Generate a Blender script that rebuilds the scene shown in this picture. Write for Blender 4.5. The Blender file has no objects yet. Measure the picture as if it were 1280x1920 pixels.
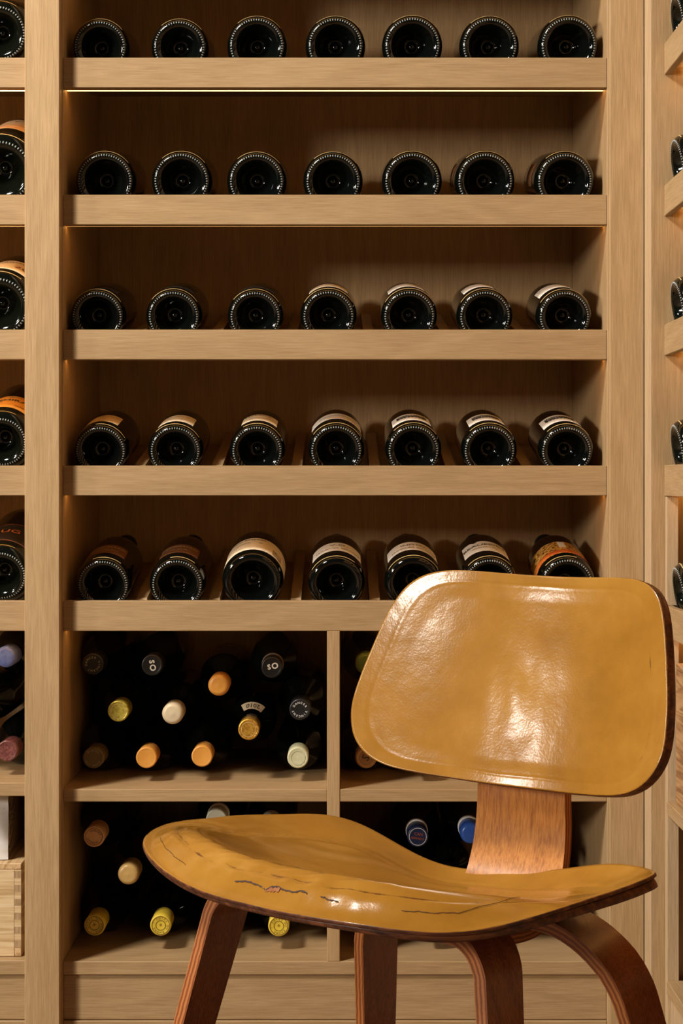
import bpy, bmesh, math, random
from mathutils import Vector, Matrix
R_ = math.radians
random.seed(7)

# ------------------------------------------------------------------ camera, world, lights
EYE = Vector((0.0, -2.6, 0.86)); FPX = 3333.0
cam_data = bpy.data.cameras.new('camera')
cam = bpy.data.objects.new('camera', cam_data)
bpy.context.scene.collection.objects.link(cam)
cam.location = EYE; cam.rotation_euler = (R_(90), 0, 0)
cam_data.sensor_fit = 'HORIZONTAL'; cam_data.sensor_width = 36.0
cam_data.lens = FPX / 1280 * 36.0
cam_data.shift_y = -60.0 / 1280
cam_data.clip_start = 0.05
cam_data.dof.use_dof = False
sc = bpy.context.scene
sc.camera = cam
sc.view_settings.view_transform = 'Standard'
sc.view_settings.look = 'None'
sc.view_settings.exposure = 0.0
sc.view_settings.gamma = 1.0
sc.view_settings.use_curve_mapping = False
world = bpy.data.worlds.new('world'); sc.world = world
world.use_nodes = True
wb = world.node_tree.nodes['Background']
wb.inputs[0].default_value = (0.85, 0.92, 1.0, 1); wb.inputs[1].default_value = 0.032

def area(name, loc, target, sx, sy, power, color):
    d = bpy.data.lights.new(name, 'AREA'); d.shape = 'RECTANGLE'; d.size = sx; d.size_y = sy
    d.energy = power; d.color = color
    o = bpy.data.objects.new(name, d); sc.collection.objects.link(o)
    o.location = loc
    o.rotation_euler = (Vector(target) - Vector(loc)).to_track_quat('-Z', 'Y').to_euler()
    return o
area('key_window', (-3.15, -2.95, 1.50), (0.0, 0.0, 0.85), 0.42, 0.45, 78, (1.0, 0.91, 0.78))
area('ceiling_light', (-1.60, -1.42, 2.90), (0.0, -0.4, 0.7), 0.42, 0.42, 90, (1.0, 0.91, 0.80))
area('side_window', (-2.6, -1.05, 1.80), (0.25, -0.6, 0.70), 0.18, 0.22, 15, (1.0, 0.93, 0.84))

# ------------------------------------------------------------------ helpers
COL = sc.collection
def link(o, parent=None):
    COL.objects.link(o)
    if parent is not None: o.parent = parent
    return o
def tag(o, label=None, cat=None, group=None, kind=None):
    if label: o['label'] = label
    if cat: o['category'] = cat
    if group: o['group'] = group
    if kind: o['kind'] = kind
    return o
def empty(name, loc=(0, 0, 0)):
    o = bpy.data.objects.new(name, None); o.empty_display_size = 0.05
    o.location = loc
    return link(o)
def mesh_obj(name, bm, mat, parent=None, smooth=False):
    me = bpy.data.meshes.new(name)
    bm.normal_update(); bm.to_mesh(me); bm.free()
    if smooth:
        me.shade_smooth()
    if mat is not None: me.materials.append(mat)
    return link(bpy.data.objects.new(name, me), parent)
def box_into(bm, x0, x1, y0, y1, z0, z1, bev=0.0):
    vs = [bm.verts.new((x, y, z)) for x in (x0, x1) for y in (y0, y1) for z in (z0, z1)]
    q = [(0, 1, 3, 2), (4, 6, 7, 5), (0, 4, 5, 1), (2, 3, 7, 6), (0, 2, 6, 4), (1, 5, 7, 3)]
    fs = [bm.faces.new([vs[i] for i in f]) for f in q]
    bmesh.ops.recalc_face_normals(bm, faces=fs)
    if bev:
        es = list({e for f in fs for e in f.edges})
        bmesh.ops.bevel(bm, geom=es, offset=bev, segments=1, affect='EDGES')
    return vs
def box(name, x0, x1, y0, y1, z0, z1, mat, parent=None, bev=0.0008):
    bm = bmesh.new(); box_into(bm, x0, x1, y0, y1, z0, z1, bev)
    return mesh_obj(name, bm, mat, parent)
def slab(name, pts, axis, a0, a1, mat, parent=None):
    """extrude a polygon: pts are (p,q); axis 'x' -> (a,p,q), axis 'y' -> (p,a,q)"""
    bm = bmesh.new()
    mk = (lambda a, p, q: (a, p, q)) if axis == 'x' else (lambda a, p, q: (p, a, q))
    A = [bm.verts.new(mk(a0, p, q)) for p, q in pts]; B = [bm.verts.new(mk(a1, p, q)) for p, q in pts]
    n = len(pts)
    bm.faces.new(A); bm.faces.new(B[::-1])
    for i in range(n): bm.faces.new((A[i], B[i], B[(i + 1) % n], A[(i + 1) % n]))
    bmesh.ops.recalc_face_normals(bm, faces=bm.faces)
    return mesh_obj(name, bm, mat, parent)

# ------------------------------------------------------------------ materials
def new_mat(name):
    m = bpy.data.materials.new(name); m.use_nodes = True
    nt = m.node_tree; b = nt.nodes['Principled BSDF']
    return m, nt, b
def plain(name, col, rough=0.5, metal=0.0, spec=0.5, coat=0.0, emit=None, estr=0.0):
    m, nt, b = new_mat(name)
    b.inputs['Base Color'].default_value = (*col, 1); b.inputs['Roughness'].default_value = rough
    b.inputs['Metallic'].default_value = metal; b.inputs['Specular IOR Level'].default_value = spec
    b.inputs['Coat Weight'].default_value = coat
    if emit:
        b.inputs['Emission Color'].default_value = (*emit, 1); b.inputs['Emission Strength'].default_value = estr
    return m
def nd(nt, t, **kw):
    n = nt.nodes.new(t)
    for k, v in kw.items(): setattr(n, k, v)
    return n
def ramp(nt, stops):
    r = nt.nodes.new('ShaderNodeValToRGB')
    while len(r.color_ramp.elements) < len(stops): r.color_ramp.elements.new(0.5)
    for e, (p, c) in zip(r.color_ramp.elements, stops):
        e.position = p; e.color = (*c, 1)
    return r
def wood(name, axis, c0, c1, c2, rough=0.5, fine=900.0, figure=14.0, spec=0.35, bump=0.12, off=0.0, coat=0.0, knots=0.0, stretch=26.0):
    m, nt, b = new_mat(name); L = nt.links.new
    tc = nd(nt, 'ShaderNodeTexCoord'); mp = nd(nt, 'ShaderNodeMapping'); mp2 = nd(nt, 'ShaderNodeMapping')
    i = 'xyz'.index(axis)
    s = [fine] * 3; s[i] = fine / stretch; mp.inputs['Scale'].default_value = s
    s = [figure] * 3; s[i] = figure / 9.0; mp2.inputs['Scale'].default_value = s
    mp2.inputs['Location'].default_value = (off, off * 1.7, off * 2.3)
    L(tc.outputs['Object'], mp.inputs[0]); L(tc.outputs['Object'], mp2.inputs[0])
    n1 = nd(nt, 'ShaderNodeTexNoise'); n1.inputs['Scale'].default_value = 1.0; n1.inputs['Detail'].default_value = 3.0; n1.inputs['Roughness'].default_value = 0.65
    n2 = nd(nt, 'ShaderNodeTexNoise'); n2.inputs['Scale'].default_value = 1.0; n2.inputs['Detail'].default_value = 2.0; n2.inputs['Distortion'].default_value = 0.6
    L(mp.outputs[0], n1.inputs['Vector']); L(mp2.outputs[0], n2.inputs['Vector'])
    # growth-ring figure from the contour lines of the slow noise
    w = nd(nt, 'ShaderNodeMath', operation='MULTIPLY'); w.inputs[1].default_value = 34.0
    sn = nd(nt, 'ShaderNodeMath', operation='SINE')
    L(n2.outputs[0], w.inputs[0]); L(w.outputs[0], sn.inputs[0])
    mixv = nd(nt, 'ShaderNodeMath', operation='MULTIPLY_ADD'); mixv.inputs[1].default_value = 0.055 + knots
    L(sn.outputs[0], mixv.inputs[0]); L(n1.outputs[0], mixv.inputs[2])
    r = ramp(nt, [(0.30, c0), (0.50, c1), (0.70, c2)])
    L(mixv.outputs[0], r.inputs[0]); L(r.outputs[0], b.inputs['Base Color'])
    bp = nd(nt, 'ShaderNodeBump'); bp.inputs['Strength'].default_value = bump; bp.inputs['Distance'].default_value = 0.0006
    L(n1.outputs[0], bp.inputs['Height']); L(bp.outputs[0], b.inputs['Normal'])
    b.inputs['Roughness'].default_value = rough; b.inputs['Specular IOR Level'].default_value = spec
    b.inputs['Coat Weight'].default_value = coat; b.inputs['Coat Roughness'].default_value = 0.2
    return m
OAK = ((0.37, 0.235, 0.112), (0.445, 0.293, 0.146), (0.52, 0.350, 0.184))
oak_x = wood('oak_grain_across', 'x', *[tuple(c * .92 for c in q) for q in OAK], fine=700, stretch=34)
oak_z = wood('oak_grain_upright', 'z', *OAK, fine=760, stretch=34)
oak_y = wood('oak_grain_deep', 'y', *OAK, fine=700, stretch=34)
oak_edge = wood('oak_edge_strip', 'z', (0.46, 0.32, 0.18), (0.55, 0.39, 0.23), (0.62, 0.45, 0.28), fine=700)
pine = wood('pine_board', 'x', (0.50, 0.33, 0.16), (0.66, 0.48, 0.27), (0.74, 0.57, 0.35), fine=260, figure=22, knots=0.06)
pine_y = wood('pine_board_side', 'y', (0.42, 0.25, 0.11), (0.56, 0.37, 0.18), (0.66, 0.46, 0.25), fine=260, figure=22, knots=0.1)
pine_end = wood('pine_end_grain', 'z', (0.34, 0.22, 0.11), (0.42, 0.28, 0.15), (0.5, 0.34, 0.2), fine=500, figure=60, knots=0.1)
ply_face = wood('walnut_ply_face', 'z', (0.12, 0.032, 0.012), (0.21, 0.062, 0.022), (0.28, 0.095, 0.034), rough=0.33, fine=700, figure=20, coat=0.25, bump=0.1)
spine_wood = wood('ash_ply_face', 'z', (0.31, 0.105, 0.018), (0.47, 0.185, 0.034), (0.58, 0.25, 0.06), rough=0.36, fine=420, figure=26, coat=0.2, bump=0.15, stretch=9.0)
def ply_edge_mat():
    m, nt, b = new_mat('ply_cut_edge'); L = nt.links.new
    at = nd(nt, 'ShaderNodeAttribute', attribute_name='layer')
    tc = nd(nt, 'ShaderNodeTexCoord'); n = nd(nt, 'ShaderNodeTexNoise'); n.inputs['Scale'].default_value = 90; n.inputs['Detail'].default_value = 4
    L(tc.outputs['Object'], n.inputs['Vector'])
    a = nd(nt, 'ShaderNodeMath', operation='MULTIPLY_ADD'); a.inputs[1].default_value = 0.22
    L(n.outputs[0], a.inputs[0]); L(at.outputs['Fac'], a.inputs[2])
    m5 = nd(nt, 'ShaderNodeMath', operation='MULTIPLY'); m5.inputs[1].default_value = 17.0
    s = nd(nt, 'ShaderNodeMath', operation='SINE'); L(a.outputs[0], m5.inputs[0]); L(m5.outputs[0], s.inputs[0])
    s2 = nd(nt, 'ShaderNodeMath', operation='MULTIPLY_ADD'); s2.inputs[1].default_value = 0.26; s2.inputs[2].default_value = 0.42
    L(s.outputs[0], s2.inputs[0])
    r = ramp(nt, [(0.1, (0.15, 0.035, 0.010)), (0.42, (0.38, 0.115, 0.026)), (0.75, (0.52, 0.20, 0.055))])
    L(s2.outputs[0], r.inputs[0]); L(r.outputs[0], b.inputs['Base Color']); b.inputs['Roughness'].default_value = 0.42
    return m
ply_edge = ply_edge_mat()
shell_edge = wood('dark_shell_edge', 'x', (0.035, 0.010, 0.005), (0.09, 0.025, 0.010), (0.20, 0.065, 0.022), rough=0.45, fine=160, figure=40)
def leather_mat():
    m, nt, b = new_mat('tan_leather'); L = nt.links.new
    tc = nd(nt, 'ShaderNodeTexCoord')
    n = nd(nt, 'ShaderNodeTexNoise'); n.inputs['Scale'].default_value = 11; n.inputs['Detail'].default_value = 6; n.inputs['Roughness'].default_value = 0.6
    L(tc.outputs['Object'], n.inputs['Vector'])
    r = ramp(nt, [(0.30, (0.265, 0.118, 0.014)), (0.52, (0.335, 0.155, 0.020)), (0.75, (0.40, 0.20, 0.032))])
    L(n.outputs[0], r.inputs[0])
    # cracked crease and scuffed rim, stored on the mesh
    at = nd(nt, 'ShaderNodeAttribute', attribute_name='wear')
    n2 = nd(nt, 'ShaderNodeTexNoise'); n2.inputs['Scale'].default_value = 70; n2.inputs['Detail'].default_value = 5
    L(tc.outputs['Object'], n2.inputs['Vector'])
    mu = nd(nt, 'ShaderNodeMath', operation='MULTIPLY'); L(at.outputs['Fac'], mu.inputs[0]); L(n2.outputs[0], mu.inputs[1])
    rr = ramp(nt, [(0.33, (0, 0, 0)), (0.52, (0.85, 0.85, 0.85))]); L(mu.outputs[0], rr.inputs[0])
    mx = nd(nt, 'ShaderNodeMixRGB'); mx.inputs[2].default_value = (0.075, 0.022, 0.010, 1)
    L(rr.outputs[0], mx.inputs[0]); L(r.outputs[0], mx.inputs[1]); L(mx.outputs[0], b.inputs['Base Color'])
    # small dark flecks
    b.inputs['Roughness'].default_value = 0.17; b.inputs['Specular IOR Level'].default_value = 0.34
    b.inputs['Coat Weight'].default_value = 0.06; b.inputs['Coat Roughness'].default_value = 0.16
    n3 = nd(nt, 'ShaderNodeTexNoise'); n3.inputs['Scale'].default_value = 420; n3.inputs['Detail'].default_value = 2
    n4 = nd(nt, 'ShaderNodeTexNoise'); n4.inputs['Scale'].default_value = 26; n4.inputs['Detail'].default_value = 3
    L(tc.outputs['Object'], n3.inputs['Vector']); L(tc.outputs['Object'], n4.inputs['Vector'])
    ad = nd(nt, 'ShaderNodeMath', operation='MULTIPLY_ADD'); ad.inputs[1].default_value = 7.0
    L(n4.outputs[0], ad.inputs[0]); L(n3.outputs[0], ad.inputs[2])
    bp = nd(nt, 'ShaderNodeBump'); bp.inputs['Strength'].default_value = 0.18; bp.inputs['Distance'].default_value = 0.0004
    L(ad.outputs[0], bp.inputs['Height']); L(bp.outputs[0], b.inputs['Normal'])
    L(bp.outputs[0], b.inputs['Coat Normal'])
    return m
leather = leather_mat()
glass = plain('dark_bottle_glass', (0.0020, 0.0028, 0.0024), rough=0.06, spec=0.5)
glass_olive = plain('olive_bottle_glass', (0.0035, 0.0045, 0.0025), rough=0.08, spec=0.5)
bead_glint = plain('glass_bead_glints', (0.26, 0.29, 0.29), rough=0.3, spec=0.8)  # pale colour painted on the base beads in place of their sparkle
def noisy(name, stops, scale=60, rough=0.5, metal=0.0, detail=4, bump=0.0, spec=0.5):
    m, nt, b = new_mat(name); L = nt.links.new
    tc = nd(nt, 'ShaderNodeTexCoord'); n = nd(nt, 'ShaderNodeTexNoise'); n.inputs['Scale'].default_value = scale; n.inputs['Detail'].default_value = detail
    L(tc.outputs['Object'], n.inputs['Vector']); r = ramp(nt, stops); L(n.outputs[0], r.inputs[0]); L(r.outputs[0], b.inputs['Base Color'])
    b.inputs['Roughness'].default_value = rough; b.inputs['Metallic'].default_value = metal; b.inputs['Specular IOR Level'].default_value = spec
    if bump:
        bp = nd(nt, 'ShaderNodeBump'); bp.inputs['Strength'].default_value = bump; bp.inputs['Distance'].default_value = 0.0006
        L(n.outputs[0], bp.inputs['Height']); L(bp.outputs[0], b.inputs['Normal'])
    return m
PAPER = {
 'white': noisy('white_label_paper', [(0.3, (0.82, 0.80, 0.75)), (0.7, (0.88, 0.86, 0.81))], 40, 0.7),
 'cream': noisy('cream_label_paper', [(0.3, (0.82, 0.70, 0.50)), (0.7, (0.87, 0.76, 0.56))], 40, 0.7),
 'straw': noisy('straw_label_paper', [(0.3, (0.78, 0.56, 0.28)), (0.7, (0.84, 0.62, 0.33))], 40, 0.7),
 'brown': noisy('brown_label_paper', [(0.3, (0.12, 0.045, 0.015)), (0.7, (0.17, 0.07, 0.025))], 50, 0.55),
 'orange': noisy('orange_label_paper', [(0.3, (0.72, 0.33, 0.045)), (0.7, (0.80, 0.39, 0.07))], 30, 0.5),
 'black': plain('black_label_paper', (0.018, 0.015, 0.012), 0.45),
}
ink = plain('black_ink', (0.03, 0.026, 0.022), 0.6)
ink_grey = plain('grey_ink', (0.13, 0.10, 0.08), 0.6)
ink_red = plain('dark_red_ink', (0.22, 0.03, 0.02), 0.6)
ink_copper = plain('copper_ink', (0.55, 0.16, 0.06), 0.4, metal=0.3)
ink_white = plain('white_ink', (0.80, 0.80, 0.78), 0.5)
ink_pale = plain('pale_gold_ink', (0.48, 0.42, 0.26), 0.5)
ink_brown = plain('brown_ink', (0.10, 0.03, 0.012), 0.6)
gold = plain('gold_foil_and_glint', (0.80, 0.58, 0.25), 0.35, metal=0.25)  # foil on labels and capsules, and the painted LED glint on bottle heels
mosaic = noisy('gold_mosaic_print', [(0.38, (0.03, 0.015, 0.008)), (0.45, (0.45, 0.20, 0.02)), (0.55, (0.72, 0.42, 0.05)), (0.64, (0.75, 0.55, 0.25)), (0.70, (0.35, 0.06, 0.01))], 190, 0.45, detail=1)
red_orange = noisy('red_orange_print', [(0.3, (0.42, 0.07, 0.012)), (0.7, (0.60, 0.15, 0.02))], 60, 0.45)
peach = noisy('peach_print', [(0.35, (0.80, 0.66, 0.45)), (0.5, (0.82, 0.40, 0.14)), (0.68, (0.82, 0.62, 0.38))], 70, 0.6)
blue_print = noisy('sky_print', [(0.35, (0.70, 0.70, 0.66)), (0.6, (0.42, 0.48, 0.52))], 60, 0.6)
CAPS = {
 'black': plain('black_capsule', (0.012, 0.012, 0.013), 0.35),
 'orange': noisy('orange_capsule', [(0.3, (0.62, 0.27, 0.045)), (0.7, (0.70, 0.33, 0.06))], 60, 0.42),
 'gold': noisy('bright_gold_capsule', [(0.35, (0.42, 0.33, 0.04)), (0.6, (0.70, 0.58, 0.10))], 260, 0.3, metal=0.5, bump=1.0),
 'deep_gold': noisy('deep_gold_capsule', [(0.35, (0.50, 0.24, 0.03)), (0.6, (0.80, 0.45, 0.07))], 260, 0.3, metal=0.6, bump=1.0),
 'cream': plain('cream_wax_capsule', (0.66, 0.56, 0.38), 0.35),
 'olive': noisy('olive_capsule', [(0.3, (0.13, 0.085, 0.03)), (0.7, (0.17, 0.115, 0.045))], 60, 0.45),
 'pale': noisy('pale_green_capsule', [(0.3, (0.50, 0.50, 0.30)), (0.7, (0.60, 0.60, 0.40))], 200, 0.45, bump=0.6),
 'peach': noisy('peach_capsule', [(0.3, (0.80, 0.46, 0.20)), (0.7, (0.86, 0.52, 0.24))], 60, 0.5),
 'ochre': noisy('ochre_wax_capsule', [(0.3, (0.50, 0.31, 0.10)), (0.7, (0.58, 0.38, 0.14))], 60, 0.3),
 'yellow': noisy('yellow_capsule', [(0.3, (0.66, 0.48, 0.035)), (0.7, (0.74, 0.56, 0.06))], 60, 0.42),
 'green': noisy('green_capsule', [(0.3, (0.10, 0.16, 0.04)), (0.7, (0.15, 0.22, 0.06))], 60, 0.4),
 'tan': noisy('tan_capsule', [(0.3, (0.38, 0.22, 0.10)), (0.7, (0.46, 0.28, 0.14))], 60, 0.45),
 'blue': plain('bright_blue_capsule', (0.03, 0.11, 0.50), 0.3),
 'steel_blue': noisy('dusty_blue_capsule', [(0.3, (0.08, 0.13, 0.42)), (0.7, (0.16, 0.23, 0.58))], 120, 0.35, bump=0.8),
 'navy': plain('navy_capsule', (0.012, 0.025, 0.09), 0.35),
 'wine_red': noisy('wine_red_capsule', [(0.3, (0.09, 0.02, 0.02)), (0.7, (0.22, 0.08, 0.07))], 220, 0.3, bump=1.0),
 'off_white': plain('off_white_capsule', (0.62, 0.64, 0.52), 0.42),
}
led_main = plain('warm_led_diffuser', (0.9, 0.7, 0.4), 0.5, emit=(1.0, 0.50, 0.13), estr=8.0)
led_right = plain('warm_led_diffuser_soft', (0.9, 0.7, 0.4), 0.5, emit=(1.0, 0.50, 0.13), estr=6.0)
led_side = plain('warm_led_diffuser_bright', (0.9, 0.7, 0.4), 0.5, emit=(1.0, 0.50, 0.13), estr=18.0)

# ------------------------------------------------------------------ the setting
def z_of(py): return EYE.z + (900 - py) / 1282.0            # height on the shelf-front plane (y = 0)
wall_mat = noisy('painted_plaster', [(0.3, (0.30, 0.24, 0.17)), (0.7, (0.33, 0.27, 0.2))], 8, 0.8)
floor_mat = wood('oak_floor', 'y', (0.13, 0.075, 0.035), (0.18, 0.11, 0.055), (0.23, 0.15, 0.08), fine=300, figure=8)
tag(box('floor', -3.2, 1.6, -4.6, 0.6, -0.05, 0.0, floor_mat, bev=0), kind='structure')
tag(box('wall_back', -3.2, 1.6, 0.44, 0.54, 0.0, 2.6, wall_mat, bev=0), kind='structure')
tag(box('wall_right', 0.87, 0.97, -4.2, 0.44, 0.0, 2.6, wall_mat, bev=0), kind='structure')

LIPS = [z_of(y) for y in (108, 365, 618, 873, 1127)]
LIP_ABOVE = LIPS[0] + (LIPS[0] - LIPS[1])
LIP_H = 0.0437; TILT = R_(9.5); DEPTH = 0.388
AX_OFF = 0.0216; AX_Y = 0.030                                # bottle axis above lip top, at this depth
def floor_z(lip, y, r=0.042):
    return lip + AX_OFF - r / math.cos(TILT) + (y - AX_Y) * math.tan(TILT)
XL, XR = -0.407, 0.388
TOPZ = LIP_ABOVE + 0.28

def slanted_shelf(root, lip, x0, x1, fins, along='x', led=led_main, y_off=0.0):
    """board rising to the back, with a lip, an LED strip and divider fins.  along 'x': main wall; 'y': side cabinet"""
    mt = 0.012
    f = lambda y: floor_z(lip, y)
    if along == 'x':
        ax = 'x'; pt = lambda y, z: (y, z)
        s = slab('shelf_board', [pt(0.020, f(0.020) - mt), pt(DEPTH, f(DEPTH) - mt), pt(DEPTH, f(DEPTH)), pt(0.020, f(0.020))], 'x', x0, x1, oak_x, root)
        box('shelf_lip', x0, x1, 0.0, 0.020, lip - LIP_H, lip, oak_x, s, bev=0.0007)
        box('light_strip', x0 + 0.001, x1 - 0.001, 0.0305, 0.0358, lip - LIP_H + 0.0023, lip - LIP_H + 0.0042, led, s, bev=0)
        for fx in fins:
            slab('divider_fin', [pt(0.045, f(0.045) + 0.0), pt(DEPTH - 0.002, f(DEPTH - 0.002)), pt(DEPTH - 0.002, f(DEPTH - 0.002) + 0.021), pt(0.056, f(0.056) + 0.017)], 'x', fx - 0.0078, fx + 0.0078, oak_y, s)
    else:
        # x0,x1 are y-extent; depth runs along +x from X = y_off
        X = lambda y: y_off + y
        s = slab('shelf_board', [(X(0.0101), f(0.0101) - mt), (X(0.36), f(0.36) - mt), (X(0.36), f(0.36)), (X(0.0101), f(0.0101))], 'y', x0, x1, oak_y, root)
        box('shelf_lip', X(0), X(0.010), x0, x1, lip - LIP_H, lip, oak_y, s, bev=0.0007)
        box('light_strip', X(0.0280), X(0.0360), x0 + 0.001, x1 - 0.001, lip - LIP_H + 0.0030, lip - LIP_H + 0.0048, led, s, bev=0)
    return s

# --- main cabinet
cab = tag(empty('wine_cabinet', (0, 0, 0)), 'central pale oak wine cabinet with five slanted shelves above open cubbies', 'cabinet', 'built-in oak wine cabinets')
box('face_post', -0.4590, -0.4085, -0.024, -0.001, 0.0, TOPZ, oak_z, cab, bev=0.001)
box('face_post', 0.3885, 0.4385, -0.024, -0.001, 0.0, TOPZ, oak_z, cab, bev=0.001)
box('side_panel', -0.425, XL - 0.0002, 0.0, 0.388, 0.0, TOPZ, oak_z, cab)
box('side_panel', XR + 0.0002, 0.406, 0.0, 0.388, 0.0, TOPZ, oak_z, cab)
box('back_panel', XL, XR, 0.3885, 0.400, 0.0, TOPZ, oak_z, cab, bev=0)
box('top_panel', XL, XR, 0.0, 0.388, TOPZ - 0.02, TOPZ - 0.001, oak_x, cab)
FIN_X = {3: (249, 404, 552, 690, 840, 985)}
ROW_PX = [
 [(187, .0425, 'A'), (336, .0425, 'A'), (481, .0445, 'B'), (628.5, .0445, 'B'), (773, .0450, 'B'), (918, .0445, 'B'), (1066, .0450, 'B')],
 [(196, .0448, 'B'), (339.5, .0448, 'B'), (480.5, .0443, 'B'), (624, .0443, 'B'), (772.5, .0448, 'B'), (909.5, .0448, 'B'), (1059, .0446, 'B')],
 [(182, .0415, 'A'), (325, .0417, 'A'), (478, .0415, 'A'), (615.5, .0420, 'A'), (767, .0420, 'A'), (909, .0418, 'A'), (1058, .0415, 'A')],
 [(188, .0412, 'A'), (328, .0412, 'A'), (481.5, .0415, 'A'), (630, .0420, 'A'), (775, .0420, 'A'), (917.5, .0418, 'A'), (1062, .0412, 'A')],
 [(193, .0415, 'A'), (331.5, .0418, 'A'), (473, .0455, 'C'), (630.5, .0425, 'B'), (775, .0430, 'B'), (918, .0425, 'B'), (1063, .0425, 'A')],
]
D_B = 2.6 + AX_Y
def x_at(px, d=D_B): return (px - 640) / FPX * d
for i, lip in enumerate(LIPS):
    xs = [x_at(r[0]) for r in ROW_PX[i]]
    rs = [r[1] for r in ROW_PX[i]]
    fins = [((xs[k] + rs[k]) + (xs[k + 1] - rs[k + 1])) / 2 for k in range(6)]
    slanted_shelf(cab, lip, XL, XR, fins)
slanted_shelf(cab, LIP_ABOVE, XL, XR, [])
z_mid, z_low = z_of(1480), z_of(1803)
xd0, xd1 = (613 - 640) / 1282.0, (637 - 640) / 1282.0
box('cubby_divider', xd0, xd1, 0.0, 0.388, z_low, LIPS[4] - LIP_H, oak_z, cab)
box('cubby_shelf', XL, xd0, 0.001, 0.388, z_of(1503.5), z_mid, oak_x, cab)
box('cubby_shelf', xd1, XR, 0.001, 0.388, z_of(1503.5), z_mid, oak_x, cab)
box('cubby_ceiling', XL, XR, 0.021, 0.388, LIPS[4] - LIP_H + 0.0045, LIPS[4] - LIP_H + 0.010, oak_x, cab)
box('bottom_shelf', XL, XR, 0.0, 0.388, z_of(1828), z_low, oak_x, cab)
box('kick_panel', XL, XR, 0.004, 0.022, z_of(1913), z_of(1828) - 0.001, oak_x, cab)
box('plinth', XL, XR, 0.000, 0.022, 0.0, z_of(1914.5), oak_x, cab)

# --- left bay
lb = tag(empty('wine_cabinet', (-0.66, 0, 0)), 'left oak wine cabinet bay, cut by the photo edge, holding magnums and boxes', 'cabinet', 'built-in oak wine cabinets')
def lbox(name, x0, x1, *a, **k):
    return box(name, x0 + 0.66, x1 + 0.66, *a, **k)
LX0, LX1 = -0.870, -0.4455
lbox('side_panel', LX1 + 0.0002, -0.4265, 0.0, 0.388, 0.0, TOPZ, oak_z, lb)
lbox('side_panel', LX0 - 0.018, LX0, 0.0, 0.388, 0.0, TOPZ, oak_z, lb)
lbox('face_post', LX0 - 0.033, LX0 + 0.013, -0.024, -0.001, 0.0, TOPZ, oak_z, lb)
lbox('back_panel', LX0, LX1, 0.3885, 0.400, 0.0, TOPZ, oak_z, lb, bev=0)
lbox('top_panel', LX0, LX1, 0.0, 0.388, TOPZ - 0.02, TOPZ - 0.001, oak_x, lb)
for lip in [LIP_ABOVE] + LIPS:
    slanted_shelf(lb, lip, LX0 + 0.66, LX1 + 0.66, [0.66 - 0.575] if lip != LIP_ABOVE else [], led=led_side)
lbox('cubby_shelf', LX0, LX1, 0.001, 0.388, z_of(1493), z_of(1468), oak_x, lb)
lbox('bottom_shelf', LX0, LX1, 0.0, 0.388, z_of(1828), z_of(1801), oak_x, lb)
lbox('cubby_ceiling', LX0, LX1, 0.021, 0.388, LIPS[4] - LIP_H + 0.0045, LIPS[4] - LIP_H + 0.010, oak_x, lb)
lbox('kick_panel', LX0, LX1, 0.004, 0.022, z_of(1913), z_of(1828) - 0.001, oak_x, lb)
lbox('plinth', LX0, LX1, 0.000, 0.022, 0.0, z_of(1914.5), oak_x, lb)

# --- right side cabinet, turned to face left
SX = 0.4570; SY = -0.082
rb = tag(empty('wine_cabinet', (0, 0, 0)), 'right oak wine cabinet turned side-on, its shelf ends running out of frame', 'cabinet', 'built-in oak wine cabinets')
box('end_panel', 0.4395, 0.845, SY, -0.0255, 0.0, TOPZ, oak_z, rb)
box('edge_strip', 0.4386, 0.4394, SY, -0.0255, 0.0, TOPZ, oak_edge, rb, bev=0)
box('back_panel', 0.829, 0.845, -1.25, SY - 0.0005, 0.0, TOPZ, oak_z, rb, bev=0)
box('end_panel', 0.4395, 0.845, -1.27, -1.2505, 0.0, TOPZ, oak_z, rb)
for lip in [LIP_ABOVE] + LIPS:
    slanted_shelf(rb, lip, -1.25, SY - 0.0005, [], along='y', led=led_right, y_off=SX)
z4b = LIPS[3] - LIP_H
box('upright_strip', SX + 0.0010, SX + 0.018, SY - 0.012, SY - 0.0006, LIPS[4], z4b - 0.001, oak_edge, rb)
box('upright_strip', SX + 0.0010, SX + 0.018, SY - 0.016, SY - 0.0006, 0.0, LIPS[4] - LIP_H - 0.001, oak_edge, rb)
box('cubby_shelf', SX + 0.0005, 0.828, -1.25, SY - 0.0166, z_of(1503.5), z_mid, oak_y, rb)
box('bottom_shelf', SX + 0.0005, 0.828, -1.25, SY - 0.0166, z_of(1828), z_low, oak_y, rb)
box('kick_panel', SX + 0.006, SX + 0.022, -1.25, SY - 0.0166, 0.0, z_of(1828) - 0.001, oak_edge, rb)

# ------------------------------------------------------------------ bottles
def lathe(profile, seg, bump=None):
    bm = bmesh.new(); rings = []
    for k, (r, z) in enumerate(profile):
        if r < 1e-6:
            rings.append([bm.verts.new((0, 0, z))]); continue
        ring = []
        for i in range(seg):
            a = 2 * math.pi * i / seg; rr, zz = r, z
            if bump: rr, zz = bump(k, i, r, z)
            ring.append(bm.verts.new((rr * math.cos(a), rr * math.sin(a), zz)))
        rings.append(ring)
    for A, B in zip(rings[:-1], rings[1:]):
        if len(A) == 1 and len(B) == 1: continue
        for i in range(seg):
            j = (i + 1) % seg
            if len(A) == 1: bm.faces.new((A[0], B[i], B[j]))
            elif len(B) == 1: bm.faces.new((A[i], B[0], A[j]))
            else: bm.faces.new((A[i], B[i], B[j], A[j]))
    bmesh.ops.recalc_face_normals(bm, faces=bm.faces)
    return bm
_mesh = {}
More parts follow.
